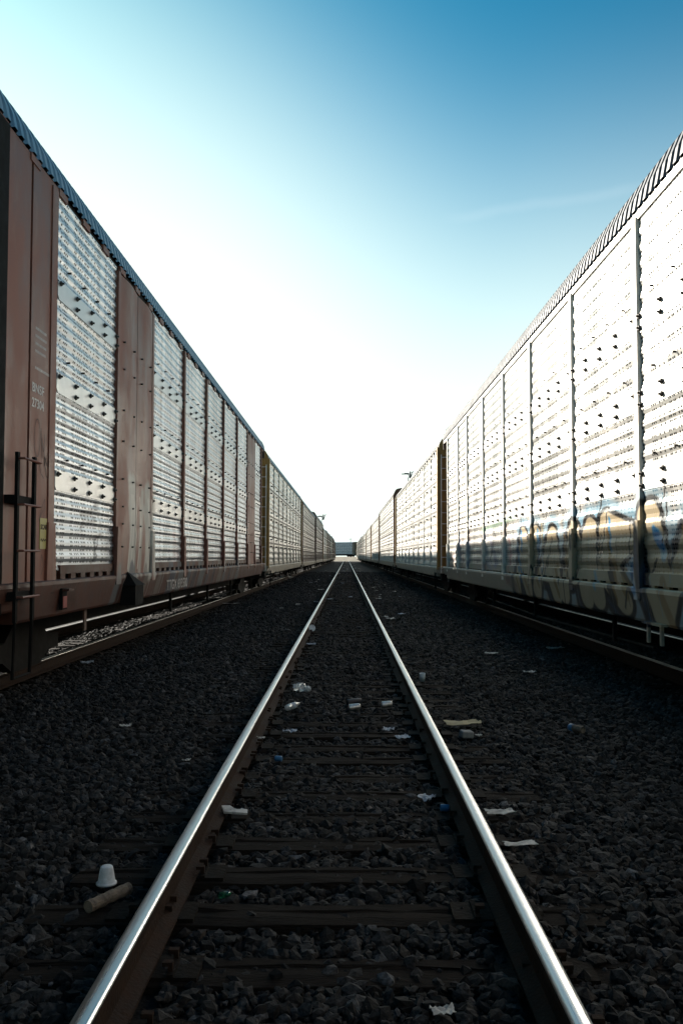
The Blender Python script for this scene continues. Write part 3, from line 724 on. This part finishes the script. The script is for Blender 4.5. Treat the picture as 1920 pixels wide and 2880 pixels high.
NR_brown = narrow(-1, LEN, M_whiteB, M_pale, M_tan, M_browncar, M_roofR, (.85, 1.2), 5.55, 11)
km = kids_map(); placed = set()
def place(proto, x, y, label, rz=0):
    if proto.name in placed: c = copy_tree(proto, None, km)
    else: placed.add(proto.name); c = proto
    c.location = (x, y, 0); c.rotation_euler = (0, R(rnd.uniform(-.35, .35)), rz); c.scale = (1, 1, rnd.uniform(.965, 1.045) if y > 60 else 1)
    return tag(c, label, 'railcar', 'autorack railcars')
ORD = ['second', 'third', 'fourth', 'fifth', 'sixth', 'seventh', 'eighth', 'ninth', 'tenth', 'eleventh']
seqL = [NL_gold, NL_brown, NL_brown, NL_gold, NL_brown, NL_gold, NL_brown, NL_brown]
lblL = ['autorack railcar with golden end and pale ladder, coupled behind the brown-posted car',
        'brown-ended autorack railcar, third in the train headed by the brown-posted car']
for i, p in enumerate(seqL):
    y = 36.6 + 28.7*i
    place(p, -TC, y, lblL[i] if i < 2 else '%s-ended autorack railcar, %s in the shaded train behind the brown-posted car' % ('golden' if p is NL_gold else 'brown', ORD[i]))
seqR = [NR_gold, NR_brown, NR_gold, NR_gold, NR_gold, NR_brown, NR_brown, NR_brown, NR_gold]
for i, p in enumerate(seqR):
    y = 31.4 + 28.7*i
    place(p, TC, y, ('white autorack railcar with golden end and pale ladder, coupled behind the graffiti-covered car' if i == 0 else
          'white %s-ended autorack railcar, %s in the sunlit train behind the graffiti-covered car' % ('golden' if p is NR_gold else 'brown', ORD[i])))
place(NL_gold, -TC, 7.85 - 1.3 - LEN, 'unseen autorack railcar added in front of the brown-posted car to shade the foreground')  # added car outside the view, blocks light so the near ballast goes darker
place(NR_gold, TC, 1.65 - 1.3 - LEN, 'unseen white autorack railcar added in front of the graffiti-covered car to shade the foreground')  # unseen car added on this side too, cuts sky light on the foreground
# the railcar standing across the end of the yard
FAR = narrow(-1, LEN, M_greycar, M_greycar, M_dark, M_browncar, M_roofL, (.95, 1.2), 5.5, 22)
FAR.location = (3.65, 346.2, 1.25); FAR.rotation_euler = (0, 0, R(46))
b = MB(); b.prism([(310, -.08), (328, 1.2), (420, 1.2), (440, -.08)], 'x', -400, 400); tag(b.build('embankment', M_earth), kind='structure')
tag(FAR, 'blue-grey autorack railcar standing across the far end of the middle track', 'railcar', 'autorack railcars')

# ------------------------------------------------------------------ masts and wires
M_mast = mat('mast_steel', (.06, .075, .08), .6, .5, .2, 5)
def mast(x, y, h, label):
    t = empty('light_mast', (x, y, 0))
    b = MB(); b.tube([(0, 0, 0), (0, 0, h-1.2)], [.16, .09], 10); b.build('pole', M_mast, t)
    b = MB(); b.tube([(.55, 0, h-1.2), (.55, 0, h+.35)], .19, 8); b.tube([(.5, 0, h-1.4), (.0, 0, h-.25)], .12, 6); b.tube([(.6, 0, h-1.4), (1.0, 0, h-.2)], .14, 6); b.tube([(0, 0, h-1.3), (.6, 0, h-1.3)], .08, 6); b.build('bracket', M_mast, t)
    b = MB(); b.box((-1.7, -.2, h-.42), (.3, .2, h-.2)); b.box((-1.0, -.25, h-.30), (.2, .25, h-.05)); b.build('flood_lamp', M_mast, t)
    b = MB(); b.prism([(.9, h-.25), (1.5, h+.35), (1.35, h+.40), (.85, h+.1)], 'y', -.2, .2); b.build('flood_lamp', M_mast, t)
    return tag(t, label, 'light mast', 'yard light masts')
p = ray(1147, 1332); t_ = 230/p.y; q = CAM+p*t_
mast(q.x, q.y, q.z+.2, 'dark floodlight mast rising behind the sunlit white train')
p = ray(904, 1450); t_ = 280/p.y; q = CAM+p*t_
mast(q.x, q.y, q.z, 'small floodlight mast showing above the roofs of the shaded train')

p = ray(985.5, 1512); t_ = 430/p.y; q = CAM+p*t_
b = MB(); b.tube([(0, 0, 0), (0, 0, q.z)], [.16, .10], 8); b.tube([(-.9, 0, q.z-.8), (.9, 0, q.z-.8)], .07, 6)
c = b.build('utility_pole', M_mast); c.location = (q.x, q.y, 0); tag(c, 'thin pole rising behind the blue-grey railcar at the far end', 'pole')

# ------------------------------------------------------------------ litter
M_paper = mat('paper', (.40, .39, .37), .85, 0, .35, 22)
M_cup = mat('white_plastic', (.46, .49, .52), .5, 0, .22, 30)
M_card = mat('cardboard', (.36, .31, .20), .9, 0, .2, 9)
M_bark = mat('bark_tube', (.13, .10, .075), .9, 0, .4, 18, .6, 50)
M_blue = mat('blue_plastic', (.02, .10, .22), .4, 0, .1, 9)
M_bluepaper = mat('blue_white_wrapper', (.24, .28, .34), .6, 0, .4, 25)
M_can = mat('can_metal', (.5, .48, .46), .4, .8, .35, 25)
M_candark = mat('dark_can', (.03, .03, .035), .5, .5, .3, 25)
M_plank = mat('plank', (.30, .30, .30), .8, 0, .3, 9, stretch=(1, 6, 1))
def glass(name, c, tr=.9):
    m = mat(name, c, .15); b = m.node_tree.nodes['Principled BSDF']; b.inputs['Transmission Weight'].default_value = tr; return m
M_clear = glass('clear_plastic', (.8, .84, .86), .7); M_green = glass('green_glass', (.02, .16, .08), .5)
def lathe_obj(name, prof, m, loc, tilt=0, yaw=0, n=18):
    b = MB(); b.lathe(prof, Matrix.Rotation(yaw, 4, 'Z') @ Matrix.Rotation(tilt, 4, 'X'), n); o = b.build(name, m, smooth=True); o.location = loc; return o
def sheet_obj(name, m, loc, w_, d_, h_, seed, yaw=0, nx=7, ny=5, ragged=.15):
    r = random.Random(seed); b = MB(); vs = []
    for j in range(ny+1):
        for i in range(nx+1):
            u, v = i/nx-.5, j/ny-.5; e = ragged if i in (0, nx) or j in (0, ny) else .04
            vs.append(((u+r.uniform(-e, e)*.3)*w_, (v+r.uniform(-e, e)*.3)*d_, h_*(r.random()*.7+abs(u)*.6)))
    W_ = nx+1; b.add(vs, [(j*W_+i, j*W_+i+1, (j+1)*W_+i+1, (j+1)*W_+i) for j in range(ny) for i in range(nx)])
    o = b.build(name, m); so_ = o.modifiers.new('thickness', 'SOLIDIFY'); so_.thickness = .0025
    o.location = loc; o.rotation_euler = (0, 0, yaw); return o
def blob_obj(name, m, loc, sx, sy, sz, seed):
    r = random.Random(seed); bm = bmesh.new(); bmesh.ops.create_icosphere(bm, subdivisions=3, radius=1)
    for v in bm.verts:
        k = 1+.28*math.sin(v.co.x*7+seed)*math.sin(v.co.y*6+seed*2)*math.cos(v.co.z*5)+r.uniform(-.12, .12)
        v.co = Vector((v.co.x*sx*k, v.co.y*sy*k, v.co.z*sz*k))
    me = bpy.data.meshes.new(name); bm.to_mesh(me); bm.free(); me.materials.append(m)
    o = bpy.data.objects.new(name, me); col.objects.link(o); o.location = loc; return o
def gp(px, py, dz=0): q = ground_at(px, py, 0); return (q.x, q.y, dz + .012)
def can_prof(r, h): return [(0, 0), (r*.8, 0), (r*.97, .006), (r, .014), (r, h-.016), (r*.9, h-.004), (r*.88, h), (r*.8, h-.008), (0, h-.008)]
bottle = [(0, 0), (.028, 0), (.033, .01), (.033, .05), (.030, .055), (.033, .06), (.033, .12), (.030, .14), (.018, .175), (.0125, .185), (.0125, .205), (0, .205)]
c = lathe_obj('plastic_cup', [(0, .068), (.020, .070), (.024, .066), (.027, .055), (.034, .012), (.036, .008), (.041, .006), (.041, .0), (.036, .0), (.030, .02), (.02, .06), (0, .062)], M_cup, gp(300, 2500, .012), 0, 0, 28); c.scale = (1.18, 1.18, 1.2); tag(c, 'white plastic cup standing upside down on the gravel beside the rail', 'cup')
q = Vector(gp(248, 2578, .03)); q2 = Vector(gp(362, 2524, .03))
b = MB(); n = 12; b.tube([q+(q2-q)*i/n for i in range(n+1)], [.027+.002*math.sin(i*2.1) for i in range(n+1)], 14); tag(b.build('cardboard_tube', M_bark, smooth=False), 'brown bark-like tube lying next to the white cup', 'tube')
def bottle_thing(px, py, tilt, yaw, label, lab=True, z=.035):
    t = empty('plastic_bottle', gp(px, py, z)); t.rotation_euler = (tilt, 0, yaw)
    b = MB(); b.lathe(bottle, Matrix.Identity(4), 18); b.build('bottle_body', M_clear, t, smooth=True)
    if lab: b = MB(); b.lathe([(.0338, .065), (.0338, .118)], Matrix.Identity(4), 18); b.build('bottle_label', M_bluepaper, t, smooth=True)
    return tag(t, label, 'bottle')
bottle_thing(806, 2005, R(-84), R(-35), 'clear plastic bottle with a blue label lying between the polished rails')
b_ = blob_obj('crushed_bottle', M_clear, gp(843, 1945, .04), .075, .06, .05, 4); tag(b_, 'crushed clear plastic bottle lying between the rails just beyond the labelled bottle', 'bottle')
b_ = blob_obj('crumpled_foil', M_cup, gp(864, 1948, .03), .04, .035, .035, 9); tag(b_, 'crumpled whitish wrapper touching the crushed clear bottle', 'wrapper')
c = lathe_obj('drink_can', can_prof(.033, .118), M_can, gp(980, 2003, .034), R(86), R(98)); tag(c, 'pale printed drink can lying on its side in the middle of the track', 'can')
c = lathe_obj('drink_can', can_prof(.033, .16), M_candark, gp(975, 1988, .034), R(88), R(112)); tag(c, 'black drink can lying just behind the pale printed can', 'can')
c = lathe_obj('drink_can', can_prof(.033, .11), M_can, gp(1072, 1995, .034), R(86), R(98)); tag(c, 'silver drink can lying nearest to the polished rail with rust-stained ties', 'can')
c = lathe_obj('paper_cup', [(0, 0), (.03, 0), (.038, .1), (.036, .1), (0, .02)], M_cup, gp(1187, 1918, .0), R(8), 0); tag(c, 'small white cup standing outside the middle track on the tie ends', 'cup')
c = sheet_obj('cardboard_piece', M_card, gp(1300, 2050, .03), .33, .18, .035, 3, R(8)); tag(c, 'pale yellow cardboard piece lying on the tie ends outside the rail', 'cardboard')
b = MB(); b.box((-.055, -.04, 0), (.055, .04, .06)); c = b.build('stone_block', mat('pale_block', (.2, .2, .2), .9, 0, .2, 20), bevel=.012); c.location = gp(1310, 2078, 0); c.rotation_euler = (.1, .1, .3); tag(c, 'small grey block lying just in front of the yellow cardboard piece', 'block')
for px, py, w_, d_, h_, m, yw, lb in [
    (1407, 2298, .17, .085, .02, M_paper, .1, 'white paper plate fragment on the gravel beside the rail'),
    (1462, 2388, .17, .07, .015, M_paper, .25, 'torn white paper strip on a tie end beside the rail'),
    (1199, 2262, .09, .10, .04, M_bluepaper, -.5, 'crumpled pale wrapper beside the foot of the rail, near a blue cap'),
    (1131, 2084, .12, .11, .03, M_bluepaper, .3, 'pale blue wrapper lying between the rails beyond the cans, larger of two'),
    (1092, 2062, .10, .08, .03, M_bluepaper, -.2, 'pale blue wrapper lying between the rails beside a larger one'),
    (875, 1818, .16, .12, .04, M_bluepaper, .1, 'blue and white wrapper lying between the rails below a round lid'),
    (926, 1688, .22, .2, .05, M_bluepaper, .4, 'blue wrapper lying between the converging rails far ahead'),
    (902, 1660, .3, .2, .04, M_paper, 0, 'white scrap lying against the polished left-hand rail'),
    (1097, 1744, .2, .2, .04, M_paper, .2, 'white scrap lying just outside the rail, nearest of the bright scraps there'),
    (1082, 1738, .15, .15, .03, M_paper, .7, 'small white scrap lying between the rail and a larger white scrap'),
    (1488, 1897, .14, .12, .03, M_paper, .4, 'white crumpled paper alone on the gravel towards the white train'),
    (1380, 1843, .2, .1, .03, M_paper, 0, 'white paper scrap on the gravel between the rail and the white train'),
    (815, 2067, .12, .08, .03, M_bluepaper, .1, 'pale wrapper near the left rail beyond the blue cap'),
    (353, 2052, .10, .07, .03, M_paper, .5, 'pale scrap on the open gravel left of the track'),
    (524, 2150, .06, .04, .02, M_paper, .9, 'small white chip on the gravel outside the rail'),
    (730, 2086, .09, .05, .02, M_paper, .2, 'thin white shred lying outside the rail on the gravel'),
    (1180, 1990, .1, .06, .03, M_paper, .2, 'small white scrap by the tie ends in front of the white cup'),
    (1245, 2870, .08, .05, .02, M_paper, .2, 'small pale shred lying at the foot of the rail in the foreground'),
    (650, 1700, .55, .12, .03, M_plank, 0, 'pale flat board lying on the gravel beside the brown-posted train'),
    (1560, 1830, .3, .14, .05, M_paper, .3, 'crumpled white sheet on dark gravel near the white train'),
    (95, 1828, .16, .12, .06, M_paper, .3, 'white scrap under the ladder of the brown-posted railcar'),
    (245, 1872, .18, .12, .05, M_bluepaper, .3, 'bluish scrap on the gravel beside the rail under the brown-posted train'),
    (1345, 2078, .05, .05, .02, M_paper, .3, 'tiny white chip beside the grey block')]:
    tag(sheet_obj('paper_scrap', m, gp(px, py, .012), w_, d_, h_, int(px+py), yw), lb, 'paper scrap', 'scraps of paper and wrapper')
for px, py, sx, lb in [(823, 1614, .30, 'pale plastic bag heaped beside the shaded train, nearer the rail'), (805, 1627, .42, 'long pale plastic bag lying on the gravel beside the shaded train')]:
    tag(blob_obj('plastic_bag', M_paper, gp(px, py, .08), sx, .25, .10, px), lb, 'plastic bag')
c = lathe_obj('round_lid', [(0, .004), (.06, .004), (.072, .0), (.074, .01), (.07, .014), (.058, .010), (0, .010)], M_cup, gp(877, 1778, .07), R(62), R(15)); tag(c, 'round white plastic lid leaning up between the rails', 'lid')
for px, py, lb in [(774, 2145, 'small blue plastic cap lying on gravel between the rails'), (1238, 2286, 'blue plastic cap lying by a tie plate next to the rail')]:
    c = lathe_obj('bottle_cap', [(0, 0), (.02, 0), (.022, .004), (.022, .05), (.018, .054), (0, .054)], M_blue, gp(px, py, .02), R(90), R(75)); tag(c, lb, 'bottle cap')
pts = []
for i in range(13):
    a = R(200)*i/12-R(10); pts.append((.02*math.cos(a), .035*math.sin(a)-.02))
b = MB(); b.prism([(-.07, -.045), (.07, -.05), (.075, .0), (.045, .012)] + [(.03*math.cos(R(20)+R(140)*i/8)+.015, .035-.035*math.sin(R(20)+R(140)*i/8)) for i in range(9)] + [(-.03, .05), (-.08, .04)], 'z', 0, .012)
c = b.build('foam_scrap', M_paper); c.location = gp(661, 2300, .03); c.rotation_euler = (.15, .1, .2); tag(c, 'pale notched scrap resting at the foot of the left polished rail', 'foam scrap')
c = lathe_obj('glass_shard', [(0, 0), (.012, .002), (.016, .03), (.011, .085), (0, .09)], M_green, gp(616, 2545, .03), R(70), R(40), 9); tag(c, 'broken green glass bottle neck lying between the rails in the foreground', 'glass shard')
t = empty('spray_can', gp(1612, 2062, .035)); t.rotation_euler = (R(88), 0, R(25))
b = MB(); b.lathe(can_prof(.032, .13), Matrix.Identity(4), 16); b.build('can_body', M_bark, t, smooth=True)
b = MB(); b.lathe([(.0, -.05), (.03, -.05), (.033, -.044), (.033, -.002), (0, -.002)], Matrix.Identity(4), 16); b.build('cap', M_blue, t, smooth=True)
tag(t, 'brown can with a blue cap lying on the gravel towards the white train', 'spray can')
for k in range(46):                                   # specks of litter far down the yard
    y = 24 + 130*rnd.random()**1.5; x = rnd.choice([rnd.uniform(-2.6, -.6), rnd.uniform(-.6, .5), rnd.uniform(.75, 2.2), rnd.uniform(.75, 1.6)])
    tag(sheet_obj('litter_fleck', rnd.choice([M_paper, M_paper, M_bluepaper]), (x, y, .015), rnd.uniform(.08, .28), rnd.uniform(.06, .2), rnd.uniform(.02, .06), 100+k, rnd.random()*3, 4, 3),
        'small pale fleck of litter on the dark gravel along the middle track far ahead', 'litter', 'flecks of litter down the yard')
